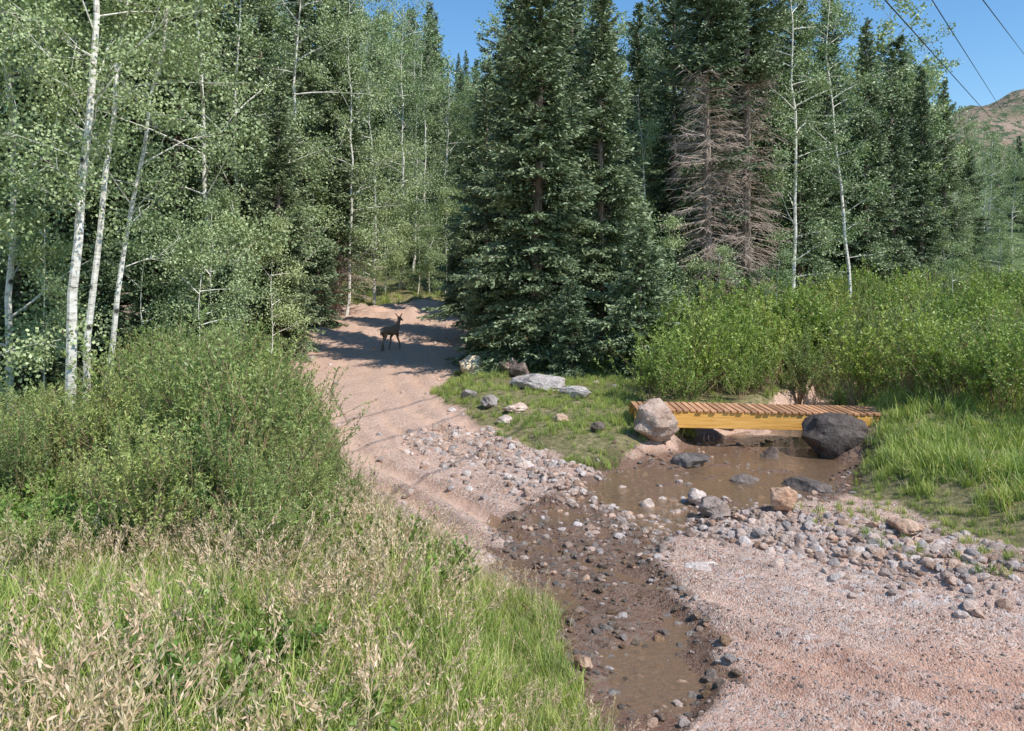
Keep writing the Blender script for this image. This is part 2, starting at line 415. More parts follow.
sep2=N(nt,'ShaderNodeSeparateColor');lk.new(v2.outputs['Color'],sep2.inputs[0])
peb=ramp(nt,sep.outputs[0],[(0,(.32,.17,.12)),(.35,(.64,.40,.29)),(.6,(.78,.56,.44)),(.85,(.50,.38,.32)),(1,(.88,.74,.63))])
peb2=ramp(nt,sep2.outputs[0],[(0,(.36,.22,.165)),(.4,(.68,.47,.37)),(.8,(.56,.46,.41)),(1,(.82,.69,.60))])
dirt=ramp(nt,n2.outputs[0],[(.3,(.46,.285,.19)),(.5,(.70,.46,.33)),(.7,(.82,.58,.44))])
dirt=mixc(nt,ramp(nt,n1.outputs[0],[(.35,(0,0,0)),(.65,(.8,.8,.8))]),dirt,(.64,.39,.27))
pm=ramp(nt,math_(nt,'ADD',math_(nt,'MULTIPLY',ar,.75),math_(nt,'MULTIPLY',n2.outputs[0],.9)),[(.42,(0,0,0)),(.68,(1,1,1))])
g1=mixc(nt,pm,dirt,peb)
pm2=ramp(nt,math_(nt,'MULTIPLY',ar,n1.outputs[0]),[(.42,(0,0,0)),(.55,(1,1,1))])
g1=mixc(nt,pm2,g1,peb2)
g1=mixc(nt,math_(nt,'MULTIPLY',ared,.5),g1,(.58,.29,.18))
g1=mixc(nt,math_(nt,'MULTIPLY',arut,.5),g1,(.72,.50,.38))
soil=ramp(nt,n2.outputs[0],[(.3,(.10,.10,.04)),(.5,(.22,.20,.08)),(.7,(.44,.33,.20))])
gm=ramp(nt,math_(nt,'ADD',ag,math_(nt,'MULTIPLY',math_(nt,'SUBTRACT',n2.outputs[0],.5),.9)),[(.4,(0,0,0)),(.6,(1,1,1))])
g2=mixc(nt,gm,g1,soil)
far=N(nt,'ShaderNodeAttribute',attribute_name='farg').outputs['Fac']
g2=mixc(nt,far,g2,ramp(nt,n1.outputs[0],[(.3,(.06,.10,.03)),(.7,(.18,.22,.08))]))
wetf=ramp(nt,math_(nt,'ADD',aw,math_(nt,'MULTIPLY',math_(nt,'SUBTRACT',n2.outputs[0],.5),.7)),[(.3,(0,0,0)),(.85,(1,1,1))])
g3=mixc(nt,wetf,g2,mixc(nt,1.0,g2,(.38,.33,.29),'MULTIPLY'))
p=N(nt,'ShaderNodeBsdfPrincipled');lk.new(g3,p.inputs['Base Color'])
lk.new(ramp(nt,wetf,[(0,(.9,.9,.9)),(1,(.36,.36,.36))]),p.inputs['Roughness'])
p.inputs['Specular IOR Level'].default_value=.4
hgt=math_(nt,'ADD',math_(nt,'MULTIPLY',math_(nt,'SUBTRACT',1,v1.outputs['Distance']),math_(nt,'MULTIPLY_ADD',pm,.45,.1)),math_(nt,'MULTIPLY',n3.outputs[0],.9))
hgt=math_(nt,'ADD',hgt,math_(nt,'MULTIPLY',n2.outputs[0],2.4))
b=N(nt,'ShaderNodeBump');b.inputs['Strength'].default_value=.8;b.inputs['Distance'].default_value=.028
lk.new(hgt,b.inputs['Height']);lk.new(b.outputs[0],p.inputs['Normal']);out(nt,p.outputs[0])
M_ground=m
me=mb.mesh('ground',[M_ground],True)
X,Y,Z=V[:,0],V[:,1],V[:,2]
g,cd,hw=masks(X,Y)
def at(nm,v):
    a=me.attributes.new(nm,'FLOAT','POINT');a.data.foreach_set('value',np.asarray(v,np.float32))
at('grassm',g)
at('farg',sm(46,60,Y)+sm(25,40,np.abs(X)))
at('wet',np.clip(sm(.03,-.05,Z)*sm(1.7,1.2,cd/hw)+.8*sm(1.45,.95,cd/hw+fbm(X*1.3,Y*1.3,2)*.5),0,1)*(Y<17))
band=np.exp(-((polyd(X,Y,[(-.3,14),(1.2,12),(2.6,10.3),(4,9.3),(5.6,8.4)])[0])/1.0)**2)
at('coarse',np.clip(band+sm(12,9,Y)*.75+.2-.6*np.clip(ruts(X,Y),0,1),0,1))
at('rut',np.clip(ruts(X,Y),0,1))
at('red',np.clip(sm(.0,.45,fbm(X*.5,Y*.8,31))*sm(10,8,Y)+sm(6.5,5.2,Y)*.7,0,1))
ground=obj('ground',me)

# ------------------------------------------------------------ water
m,nt,nd,lk=newmat('creek_water_surface')
tc=N(nt,'ShaderNodeTexCoord');mp=N(nt,'ShaderNodeMapping');mp.inputs['Scale'].default_value=(1.,1.8,1);lk.new(tc.outputs['Object'],mp.inputs[0])
n=noise_(nt,7,4,.6,mp.outputs[0],.6)
b=N(nt,'ShaderNodeBump');b.inputs['Strength'].default_value=.5;b.inputs['Distance'].default_value=.03;lk.new(n.outputs[0],b.inputs['Height'])
tr=N(nt,'ShaderNodeBsdfTransparent');tr.inputs[0].default_value=(.93,.84,.70,1)
df=N(nt,'ShaderNodeBsdfDiffuse');df.inputs[0].default_value=(.58,.38,.24,1)
gl=N(nt,'ShaderNodeBsdfGlossy');gl.inputs['Roughness'].default_value=.03;lk.new(b.outputs[0],gl.inputs['Normal'])
fr=N(nt,'ShaderNodeFresnel');fr.inputs[0].default_value=1.5;lk.new(b.outputs[0],fr.inputs['Normal'])
m0=N(nt,'ShaderNodeMixShader');m0.inputs[0].default_value=.28;lk.new(tr.outputs[0],m0.inputs[1]);lk.new(df.outputs[0],m0.inputs[2])
mx=N(nt,'ShaderNodeMixShader');lk.new(fr.outputs[0],mx.inputs[0]);lk.new(m0.outputs[0],mx.inputs[1]);lk.new(gl.outputs[0],mx.inputs[2]);out(nt,mx.outputs[0])
M_water=m
mbw=MB();Vw,Qw=grid(np.arange(-.6,9.5,.3),np.arange(5.3,20,.3),lambda x,y:np.full(x.shape,-.085))
cdw,hww,_=polyd(Vw[:,0],Vw[:,1],CREEK,CHW);keep=(cdw/hww<1.9)[Qw].all(1);mbw.add(Vw,Qw[keep],0)
obj('creek_water',mbw.mesh('creek_water',[M_water],True))

# ------------------------------------------------------------ rocks
def rockmat(name,a,b,c,wet=False):
    def f(nt,tc):
        oi=N(nt,'ShaderNodeObjectInfo')
        vm=N(nt,'ShaderNodeVectorMath',operation='ADD');nt.links.new(tc.outputs['Object'],vm.inputs[0]);nt.links.new(oi.outputs['Random'],vm.inputs[1])
        n=noise_(nt,3.5,7,.65,vm.outputs[0]);n2=noise_(nt,22,4,.7,tc.outputs['Object'])
        col=ramp(nt,n.outputs[0],[(.3,a),(.5,b),(.7,c)])
        hs=N(nt,'ShaderNodeHueSaturation');nt.links.new(col,hs.inputs['Color'])
        nt.links.new(math_(nt,'MULTIPLY_ADD',oi.outputs['Random'],.7,.65),hs.inputs['Value'])
        nt.links.new(math_(nt,'MULTIPLY_ADD',math_(nt,'FRACT',math_(nt,'MULTIPLY',oi.outputs['Random'],7.3)),1.0,.5),hs.inputs['Saturation'])
        k=ramp(nt,n2.outputs[0],[(.35,(.65,.65,.65)),(.6,(1.08,1.08,1.08))])
        return mixc(nt,1.0,hs.outputs[0],k,'MULTIPLY'),math_(nt,'ADD',n.outputs[0],math_(nt,'MULTIPLY',n2.outputs[0],.3))
    return stdmat(name,f,.35 if wet else .85,(.8,.1),.5 if wet else .3)
M_rock=rockmat('rock_pinkish',(.34,.225,.175),(.54,.40,.32),(.70,.57,.48))
M_rocky=rockmat('rock_tan',(.44,.33,.22),(.62,.50,.35),(.72,.62,.47))
M_rockd=rockmat('rock_dark',(.09,.06,.045),(.19,.135,.105),(.30,.225,.18))
M_peb=rockmat('pebble_stone',(.48,.33,.26),(.68,.51,.42),(.82,.69,.60))
M_pebw=rockmat('pebble_wet',(.17,.115,.08),(.30,.215,.16),(.48,.37,.29),True)
import bmesh
def rock(name,seed,mat,sub=3,sx=1,sy=1,sz=.7,rough=.18,cuts=9):
    r=R0(seed);bm=bmesh.new();bmesh.ops.create_icosphere(bm,subdivisions=sub,radius=.5)
    pl=[(Vector(unit(r.normal(0,1,3))),r.uniform(.3,.44)) for _ in range(cuts)]
    off=Vector(r.uniform(0,50,3))
    for v in bm.verts:
        c=v.co.copy()
        for nn,d in pl:
            e=c.dot(nn)-d
            if e>0: c-=nn*e*.9
        c*=1+rough*(mnoise.fractal(c*3+off,.8,2,4))
        v.co=Vector((c.x*sx,c.y*sy,c.z*sz))
    me=bpy.data.meshes.new(name);bm.to_mesh(me);bm.free();me.materials.append(mat)
    me.polygons.foreach_set('use_smooth',[True]*len(me.polygons))
    try: me.set_sharp_from_angle(angle=math.radians(28))
    except Exception: pass
    return me
def boulder(x,y,w,d,h,mat,seed,sink=.25):
    me=rock('boulder',seed,mat,4,w,d,h)
    return obj('boulder',me,(x,y,float(HT(x,y))+h*(.5-sink)*.8),seed*1.3)
boulder(UX(655,15.0),15.05,1.05,.9,.84,M_rock,3,.12)
boulder(UX(838,14.9),14.95,1.5,1.1,.96,M_rockd,7,.12)
boulder(UX(470,23.5),23.5,.85,.7,.65,M_rocky,12,.1)
boulder(UX(509,23),23,.85,.7,.5,M_rock,13,.15)
boulder(UX(541,20.3),20.3,1.9,.9,.5,M_rock,14,.25)
boulder(UX(440,16.8),16.8,.32,.3,.25,M_rock,15)
boulder(UX(712,10.75),10.75,.6,.38,.32,M_rock,16,.1)
boulder(UX(782,10.7),10.7,.42,.36,.42,M_rock,17,.05)
boulder(UX(698,11.6),11.6,.36,.3,.3,M_rock,18,.1)
boulder(UX(647,11.5),11.5,.22,.2,.24,M_rock,19,.1)
boulder(UX(622,12.6),12.6,.28,.22,.2,M_rock,20,.1)
boulder(UX(812,12.4),12.5,.95,.5,.35,M_rockd,21,.2)
boulder(UX(700,8.6),8.6,.42,.3,.12,M_rock,22,.3)
boulder(UX(583,6.4),6.4,.18,.15,.16,M_rock,40,.1)
boulder(UX(940,36),36,1.7,1.,2.2,M_rocky,23,-.1)
boulder(UX(965,37),37,1.1,.8,1.8,M_rock,24,-.1)
boulder(UX(560,16.2),16.2,.4,.3,.22,M_rock,27)
boulder(UX(598,15.3),15.3,.4,.3,.22,M_rockd,28,.1)
boulder(UX(490,18.2),18.2,.5,.4,.3,M_rock,30,.1)
boulder(UX(468,19.4),19.4,.45,.35,.3,M_rock,43,.1)
boulder(UX(515,17.4),17.4,.6,.4,.25,M_rock,44,.15)
boulder(UX(520,22),22,.7,.5,.5,M_rockd,31,.1)
boulder(UX(575,18.9),18.9,.8,.5,.35,M_rock,36,.15)
boulder(UX(505,16.7),16.7,.35,.3,.2,M_rock,38,.1)
boulder(UX(738,16.3),17.6,1.2,.8,.6,M_rockd,32,.2)
boulder(UX(690,14.1),14.1,.7,.5,.3,M_rockd,34,.2)
boulder(UX(745,13.0),13.0,.5,.4,.22,M_rockd,41,.1)
boulder(UX(770,15.0),15.0,.6,.4,.3,M_rockd,42,.1)
boulder(UX(905,9.9),9.9,.5,.35,.2,M_rock,45,.15)

pebs=[rock('pebble',50+i,M_peb,2,1,.8+.05*i,.55+.04*i,.15,5) for i in range(6)]
pebw=[rock('pebble_w',70+i,M_pebw,2,1,.8+.05*i,.5,.15,5) for i in range(4)]
r=R0(5)
n=60000;y=5.0+8.0*r.rand(n)**1.35;x=r.uniform(-2.2,8.5,n)
g_,cd_,hw_=masks(x,y);k=(g_<.35)&(cd_/hw_>1.0)&(r.rand(n)<.9-.85*np.clip(ruts(x,y),0,1))&(x<y*.70+.3)
x,y=x[k],y[k];sc=.009+.02*r.rand(len(x))**2.2+.02*(r.rand(len(x))<.04)
scat2('gravel',x,y,sc,pebs,1,full=True,sink=.05)
n=14000;t=r.rand(n);BP=np.array([(-1.3,15.9),(-.2,14.2),(1.1,12.4),(2.2,11.0),(3.0,10.1),(4.2,9.3),(5.8,8.5)])
sg=.42+.35*(r.rand(n)<.3)
bx=np.interp(t,np.linspace(0,1,7),BP[:,0])+r.normal(0,1,n)*sg;by=np.interp(t,np.linspace(0,1,7),BP[:,1])+r.normal(0,1,n)*sg*1.2
g_,cd_,hw_=masks(bx,by);k=(g_<.6)&((cd_/hw_>.85)|(r.rand(n)<.5))&(r.rand(n)<.65+1.2*fbm(bx*1.2,by*1.2,27));bx,by=bx[k][:5600],by[k][:5600]
sc=.03+.15*r.rand(len(bx))**3.2
scat2('creek_stones',bx,by,sc,pebs,2,full=True,sink=.0)
n=900;x=r.uniform(-9,4,n);y=r.uniform(11,36,n);g_,cd_,hw_=masks(x,y);k=(cd_/hw_>1)&((g_<.5)|(r.rand(n)<.3))
x,y=x[k],y[k];edge=np.minimum(abs(x-xe(y)),abs(x-xrr(y)-.3));k=(r.rand(len(x))<np.exp(-edge/.8)+.12);x,y=x[k],y[k]
scat2('roadside_stones',x,y,.05+.25*r.rand(len(x))**3,pebs,3,full=True)
n=16000
x=r.uniform(-.8,6.5,n);y=r.uniform(5.6,16.5,n);g_,cd_,hw_=masks(x,y)
k=(cd_/hw_<1.35)&((y<10.9)|(r.rand(n)<.4));x,y=x[k],y[k]
scat2('wet_stones',x,y,.02+.11*r.rand(len(x))**3.2,pebw+[pebs[1]],4,full=True)

# ------------------------------------------------------------ footbridge
def woodmat(name,c0,c1,c2,ax):
    def f(nt,tc):
        s={'x':(1.2,22,22),'y':(22,1.2,22)}[ax]
        mp=N(nt,'ShaderNodeMapping');mp.inputs['Scale'].default_value=s;nt.links.new(tc.outputs['Object'],mp.inputs[0])
        n=noise_(nt,1.5,6,.65,mp.outputs[0],.4)
        a=N(nt,'ShaderNodeAttribute',attribute_name='shade')
        c=ramp(nt,n.outputs[0],[(.28,c0),(.5,c1),(.72,c2)])
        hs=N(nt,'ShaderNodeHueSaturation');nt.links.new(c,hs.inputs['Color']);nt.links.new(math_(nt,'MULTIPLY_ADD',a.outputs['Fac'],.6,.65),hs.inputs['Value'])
        return hs.outputs[0],n.outputs[0]
    return stdmat(name,f,.7,(.3,.01))
M_beam=woodmat('timber_beam_wood',(.50,.23,.05),(.80,.42,.10),(.88,.53,.18),'x')
M_plank=woodmat('plank_wood',(.30,.14,.07),(.52,.27,.14),(.66,.40,.24),'y')
def boxes(name,L,mat):
    bm=bmesh.new();sh=bm.verts.layers.float.new('shade')
    for (cx,cy,cz,sx,sy,sz,s) in L:
        g=bmesh.ops.create_cube(bm,size=1)
        for v in g['verts']:
            v.co=Vector((cx+v.co.x*sx,cy+v.co.y*sy,cz+v.co.z*sz));v[sh]=s
    me=bpy.data.meshes.new(name);bm.to_mesh(me);bm.free();me.materials.append(mat);return me
br=bpy.data.objects.new('footbridge',None);scene.collection.objects.link(br)
Lb=5.6;br.location=(UX(634,15.9)+Lb/2,16.15,0.24);br.rotation_euler=(0,math.radians(.9),math.radians(-2))
rr=R0(9);L=[];xx=-Lb/2+.02
while xx<Lb/2-.05:
    w=.125;L.append((xx+w/2,rr.uniform(-.02,.02),.375+rr.uniform(-.004,.004),w-.022,1.12,.045,rr.rand()));xx+=w+.006
def part(nm,me):
    o=obj(nm,me,parent=br);bv=o.modifiers.new('b','BEVEL');bv.width=.006;bv.segments=1;return o
part('deck_planks',boxes('deck_planks',L,M_plank))
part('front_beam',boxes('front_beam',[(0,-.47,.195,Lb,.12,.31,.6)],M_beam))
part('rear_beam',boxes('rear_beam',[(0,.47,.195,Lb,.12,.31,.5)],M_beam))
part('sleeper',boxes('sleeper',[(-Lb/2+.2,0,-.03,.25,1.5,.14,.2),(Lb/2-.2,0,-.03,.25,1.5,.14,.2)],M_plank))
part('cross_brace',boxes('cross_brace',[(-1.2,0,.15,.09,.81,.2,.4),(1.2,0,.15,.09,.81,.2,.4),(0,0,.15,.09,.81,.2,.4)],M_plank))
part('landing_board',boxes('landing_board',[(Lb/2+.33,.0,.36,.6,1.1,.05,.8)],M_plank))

# ------------------------------------------------------------ deer
def deer(x,y,head,sc=1.0):
    P={};E=[];
    def a(n,co,r,par=None):
        P[n]=(co,r);
        if par: E.append((par,n))
    a('pel',(-.42,0,.86),(.15,.17));a('bel',(-.08,0,.80),(.17,.19),'pel');a('che',(.26,0,.82),(.15,.2),'bel')
    a('nb',(.43,0,.98),(.10,.13),'che');a('nm',(.52,0,1.14),(.07,.085),'nb');a('hd',(.58,0,1.30),(.07,.075),'nm')
    a('mz',(.71,0,1.26),(.045,.05),'hd');a('mt',(.82,0,1.20),(.03,.033),'mz')
    a('rp',(-.58,0,.84),(.11,.12),'pel');a('t1',(-.67,0,.78),(.03,.03),'rp');a('t2',(-.70,0,.64),(.02,.02),'t1')
    for s,nm in((1,'l'),(-1,'r')):
        a('e1'+nm,(.555,s*.07,1.38),(.022,.022),'hd');a('e2'+nm,(.54,s*.13,1.45),(.036,.02),'e1'+nm);a('e3'+nm,(.53,s*.18,1.51),(.01,.01),'e2'+nm)
        o=.12*s
        a('hp'+nm,(-.47+o*.2,s*.10,.72),(.10,.11),'pel');a('kn'+nm,(-.38+o,s*.11,.55),(.06,.075),'hp'+nm)
        a('hk'+nm,(-.60+o*1.3,s*.10,.37),(.034,.04),'kn'+nm);a('fk'+nm,(-.56+o*1.6,s*.10,.09),(.024,.026),'hk'+nm);a('fh'+nm,(-.52+o*1.6,s*.10,.015),(.027,.03),'fk'+nm)
        a('sh'+nm,(.27-o*.3,s*.09,.68),(.07,.08),'che');a('el'+nm,(.21-o*.8,s*.10,.54),(.045,.05),'sh'+nm)
        a('wr'+nm,(.27-o*1.5,s*.09,.32),(.03,.034),'el'+nm);a('ff'+nm,(.25-o*2,s*.09,.09),(.022,.024),'wr'+nm);a('fo'+nm,(.29-o*2,s*.09,.015),(.025,.028),'ff'+nm)
    names=list(P);me=bpy.data.meshes.new('deer');me.from_pydata([P[n][0] for n in names],[(names.index(p),names.index(q)) for p,q in E],[])
    def f(nt,tc):
        sx=N(nt,'ShaderNodeSeparateXYZ');nt.links.new(tc.outputs['Object'],sx.inputs[0])
        n=noise_(nt,12,4,.6,tc.outputs['Object'])
        c=ramp(nt,n.outputs[0],[(.3,(.22,.13,.08)),(.7,(.36,.225,.14))])
        rump=ramp(nt,math_(nt,'MULTIPLY',sx.outputs[0],-1),[(.62,(0,0,0)),(.66,(.7,.7,.7))])
        c=mixc(nt,rump,c,(.6,.48,.36))
        leg=ramp(nt,sx.outputs[2],[(.02,(1,1,1)),(.5,(0,0,0))])
        return mixc(nt,leg,c,(.15,.10,.065)),n.outputs[0]
    me.materials.append(stdmat('deer_fur',f,.9,(.3,.01)))
    o=obj('deer',me,(x,y,float(HT(x,y))+.0),head,sc)
    o.modifiers.new('skin','SKIN');sv=me.skin_vertices[0].data
    for i,n_ in enumerate(names): sv[i].radius=P[n_][1]
    sv[0].use_root=True
    sb=o.modifiers.new('sub','SUBSURF');sb.levels=2;sb.render_levels=2
    return o
deer(UX(391,29.5),29.5,math.radians(62),.9)

# ------------------------------------------------------------ trees
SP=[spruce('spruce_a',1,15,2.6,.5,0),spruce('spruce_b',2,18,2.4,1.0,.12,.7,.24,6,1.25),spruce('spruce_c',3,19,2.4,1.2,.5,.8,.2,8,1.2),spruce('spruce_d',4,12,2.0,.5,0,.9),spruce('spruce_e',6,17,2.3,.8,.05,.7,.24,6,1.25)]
SPs=spruce('spruce_small',5,4.5,1.35,.15,0,1.2,.15,6)
SPL=[spruce('spruce_far_a',7,17,2.4,.8,0,.45,.36,6,2.0),spruce('spruce_far_b',8,13,2.1,.6,0,.45,.36,6,2.0)]
AS=[aspen('aspen_a',11,15,2.4,14000,.12,ls=.085,tr=.08),aspen('aspen_b',12,16,2.2,14000,.22,(1.2,.3),ls=.085,tr=.09),aspen('aspen_c',13,13,2.3,13000,.08,(-.8,0),ls=.085,tr=.075),aspen('aspen_d',14,17,2.3,15000,.16,(.6,-.4),ls=.085,tr=.09)]
ASF=[aspen('aspen_far_a',16,15,2.6,5500,.10,ls=.15,tr=.08),aspen('aspen_far_b',17,13,2.5,5000,.08,ls=.15,tr=.08)]
ASs=aspen('aspen_small',15,5,1.4,6500,.06,tr=.03,ls=.07)
ASn=[aspen('aspen_near',21,14,2.4,19000,.27,(.7,0),.10,.062,.6),aspen('aspen_near2',22,15,2.1,16000,.32,(1.3,.5),.07,.062,.6),aspen('aspen_near3',23,14,2.5,18000,.22,(2.8,.3),.06,.062,.6)]
prr=R0(77)
def put(name,me,u,y,sc=1,rz=None):
    x=UX(u,y);return obj(name,me,(x,y,float(HT(x,y))-.05),prr.uniform(0,6.28) if rz is None else rz,sc)
put('spruce_tree',SP[0],533,24,1.0,1.0)
put('spruce_tree',SP[3],600,25.5,1.0,2.0)
put('spruce_tree',SP[4],516,27,.85)  # extra spruce hidden behind the main one, added to shade road and deer
put('spruce_tree',SP[3],486,31.5,.9)
put('spruce_tree',SPs,640,22.5,.95)
put('spruce_tree',SPs,572,22.3,.6)
put('spruce_tree',SPs,487,25.3,.75)
put('spruce_tree',SP[4],570,34,.95)
for u,y,i,s in [(706,30,2,1.0),(748,31,2,1.),(727,33,2,.9),(672,36,1,.95),(640,39,4,.9),(775,40,4,1.05),(800,36,1,.9),(828,40,4,.95),(865,40,1,.85),(893,44,4,.85),(922,48,1,.8),(945,53,4,.85),(968,60,3,.85),
                (735,46,1,1.1),(335,38,1,1.0),(262,34,1,1.0),(225,30,4,1.05),(178,24,1,.95),(120,24,4,1),(40,21,1,.95),(-25,19,4,.95),(300,36,4,1.05),(375,60,1,1.0),(350,56,4,1.1),(410,64,1,1.1),(428,60,4,1.0),(604,44,1,1.05),(655,50,1,1.1),
                (495,50,3,1.05),(508,38,3,.95),(1120,55,3,.9),(1190,48,4,.8),(75,22,1,1.0),(318,40,4,1.0),(278,27,3,.8),(700,40,4,1.1)]:
    put('spruce_tree',SP[i],u,y,s)
for u,y,s in [(152,18.5,.85),(285,30,.9),(225,20,.7),(318,34,.9),(700,27,.55),(665,26,.8),(20,17,.8),(455,40,.7),(100,19,.7),(560,27,.8),(900,40,.9),(250,27,.8),(190,23,.9)]:
    put('spruce_tree',SPs,u,y,s)
put('aspen_tree',ASn[0],68,14,1,0);put('aspen_tree',ASn[1],80,14.6,1,0.2);put('aspen_tree',ASn[2],102,15.4,1,0)
for u,y,i,s in [(12,16,2,1.05),(-35,14,2,.9),(205,23,2,1.2),(276,29,1,1.05),(-5,24,3,1),(130,27,1,1.1),(345,37,0,1.05),(375,43,2,1.15),(398,48,0,1.15),(425,53,2,1.15),(445,62,2,1.1),(360,48,3,1.15),(412,56,0,1.15),
                (472,64,0,.9),(645,31,2,.75),(793,31,3,1.0),(850,32,1,1.0),(826,46,3,1),(905,50,0,.95),(935,54,0,.85),(955,57,2,.85),(985,66,0,.8),(1012,70,2,.75),(1045,62,0,.8),(1090,58,3,.8),(-90,17,1,1),
                (690,40,3,1.1),(590,44,3,1.),(875,52,0,1.),(240,29,0,1.05),(660,42,0,1.15)]:
    put('aspen_tree',AS[i],u,y,s)
for u,y,s in [(300,29,1.),(270,25,.9),(650,24.5,.7),(668,29,.9),(330,40,1.1),(430,46,.9),(405,48,.8),(210,21,.9),(45,16,.8),(720,28,.7),(945,48,.9),(1000,50,.9),(640,27,1.0),(180,19,.8),(365,45,1.),(235,23,1),(140,18,.8),(315,35,1.2),(385,46,1.1),(418,47,1.2),(445,48,1.2)]:
    put('aspen_tree',ASs,u,y,s)
r=R0(33);n=1300;y=50+150*r.rand(n)**1.2;u=r.uniform(-450,1450,n);x=UX(u,y)
k=~((u>350)&(u<520)&(y<60))&~((u>940)&(y<62));x,y,u=x[k][:600],y[k][:600],u[k][:600]
sc=np.where(u>930,.62,np.where((u>440)&(u<495),.9,1.2))*r.uniform(.8,1.1,len(x))
scat2('distant_forest',x,y,sc,[SPL[0],SPL[1],ASF[0],ASF[1],ASF[0]],34,.02)

# ------------------------------------------------------------ shrubs
WN=[shrub('willow_n%d'%i,40+i,1.7,.85,34,5600,.055,.018,M_willowd) for i in range(4)]
WF=[shrub('willow_f%d'%i,50+i,1.8,1.0,30,4000,.08,.03,M_willow) for i in range(4)]
r=R0(61)
n=1700;y=r.uniform(5.9,18,n);x=r.uniform(-16,0,n);d=xe(y)-x
k=(d>.5)&(UX(-60,y)<x)&((y>8.6)|(x<-1.2-(8.6-y)*.10));x,y,d=x[k],y[k],d[k]
sel=[]
for i in range(len(x)):
    if all((x[i]-x[j])**2+(y[i]-y[j])**2>.40 for j in sel): sel.append(i)
x,y,d=x[sel],y[sel],d[sel]
u=512+F*x/y
topv=np.interp(u,[-60,0,100,180,240,300,340,375,400],[385,380,362,315,315,368,418,475,520])
topv=topv+np.clip(9.5-y,0,4)*32
ht=3-(topv-290)*y/F-HT(x,y)
sc=np.clip(ht/1.75,.3,1.4)*r.uniform(.68,1.15,len(x))
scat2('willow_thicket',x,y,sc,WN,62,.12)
n=2800;y=16.9+26*r.rand(n);u=r.uniform(655,1300,n);x=UX(u,y);cd_,hw_,_=polyd(x,y,CREEK,CHW)
k=(cd_>np.where(y>18,.35,hw_*1.0+.4))&(x>3.0+(y-17)*.12)&~((y<18.0)&(u<930));x,y=x[k],y[k];sel=[]
for i in range(len(x)):
    dd=.6+.025*(y[i]-17)
    if all((x[i]-x[j])**2+(y[i]-y[j])**2>dd for j in sel): sel.append(i)
x,y=x[sel],y[sel]
ex=np.array([8.3,8.9,9.4,9.9,10.6,9.2,10.2,8.6,9.8,11,8.1,7.6]);ey=np.array([15.3,14.6,15.6,14.2,15,16.4,16.6,17,13.4,13.6,16.3,17.6])
ss=np.concatenate([r.uniform(.5,1.35,len(x))*np.interp(y,[17,24,43],[.85,1.15,1.4]),r.uniform(.8,1.2,len(ex))])
scat2('willow_bushes',np.concatenate([x,ex]),np.concatenate([y,ey]),ss,[WF[0],WF[1],WF[2],WF[3],WN[0],WN[2]],63,.1)
n=1400;y=18+40*r.rand(n);x=UX(r.uniform(-200,1250,n),y);g_,cd_,hw_=masks(x,y)
k=((xe(y)-x>.9)|((x-xrr(y)>2.2)&(y>24)))&(cd_>hw_*1.5);k&=~((x>xe(y)-.6)&(x<xrr(y)+1)&(y<48));x,y=x[k][:360],y[k][:360]
scat2('undergrowth',x,y,r.uniform(.3,.8,len(x)),WF+[ASs],64,.1)

# ------------------------------------------------------------ grass
TG=[tuft('tuft_g%d'%i,80+i,42,.44,.09,.010,0,(.1,1),.14) for i in range(4)]
TS=[tuft('tuft_s%d'%i,90+i,34,.40,.10,.009,4,(.3,1),.24) for i in range(3)]
TF=[tuft('tuft_f%d'%i,100+i,36,.38,.13,.016,0,(.1,1),.14) for i in range(3)]
FB=[shrub('forb_%d'%i,110+i,.5,.25,9,500,.055,.024,M_forb) for i in range(3)]
r=R0(71)
n=9500;y=2.9+7.0*r.rand(n)**1.15;x=r.uniform(-8,.95,n);g_,_,_=masks(x,y)
k=(g_>.45)&(x>UX(-60,y))&(fbm(x*1.3,y*1.3,77)>-.42)&((y<6.6)|(x>-1.7));x,y=x[k],y[k]
pid=r.randint(0,4,len(x));sd=(r.rand(len(x))<np.clip(.22+.9*fbm(x*.8,y*.8,70)+.05*(y-5),.05,.7));pid=np.where(sd,4+r.randint(0,3,len(x)),pid)
edge=np.clip((xe(y)-x)/1.2,.45,1)
sc=r.uniform(.45,1.25,len(x))*edge*(1+.4*fbm(x*.7,y*.7,91))*np.where((y>5.3)&(x<-1),.75,1)
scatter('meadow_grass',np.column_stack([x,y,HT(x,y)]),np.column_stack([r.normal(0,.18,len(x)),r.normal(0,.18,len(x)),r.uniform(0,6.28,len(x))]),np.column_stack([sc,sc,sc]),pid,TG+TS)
n=1100;y=3+6.5*r.rand(n);x=r.uniform(-6,-.5,n);g_,_,_=masks(x,y);k=(g_>.9)&(fbm(x*.7,y*.7,44)>.05);x,y=x[k],y[k]
scat2('meadow_forbs',x,y,r.uniform(.5,1.1,len(x)),FB,72,.1)
n=9000;y=8.5+9*r.rand(n);x=r.uniform(4,14,n);g_,cd_,_=masks(x,y);k=(g_>.5)&(cd_>.9)&(r.rand(n)<.5+1.0*fbm(x*.8,y*.8,18));x,y=x[k][:3000],y[k][:3000]
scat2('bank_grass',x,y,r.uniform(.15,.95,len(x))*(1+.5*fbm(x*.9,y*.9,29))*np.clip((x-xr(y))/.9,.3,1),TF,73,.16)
n=9000;y=13.3+12*r.rand(n);x=r.uniform(-2.5,5,n);g_,cd_,hw_=masks(x,y);k=(g_>.5)&(x>xrr(y)-.3)&(r.rand(n)<.2+.8*(fbm(x*1.1,y*1.1,15)>-.05));x,y=x[k][:2600],y[k][:2600]
scat2('verge_grass',x,y,r.uniform(.12,.5,len(x)),TF,74,.16)
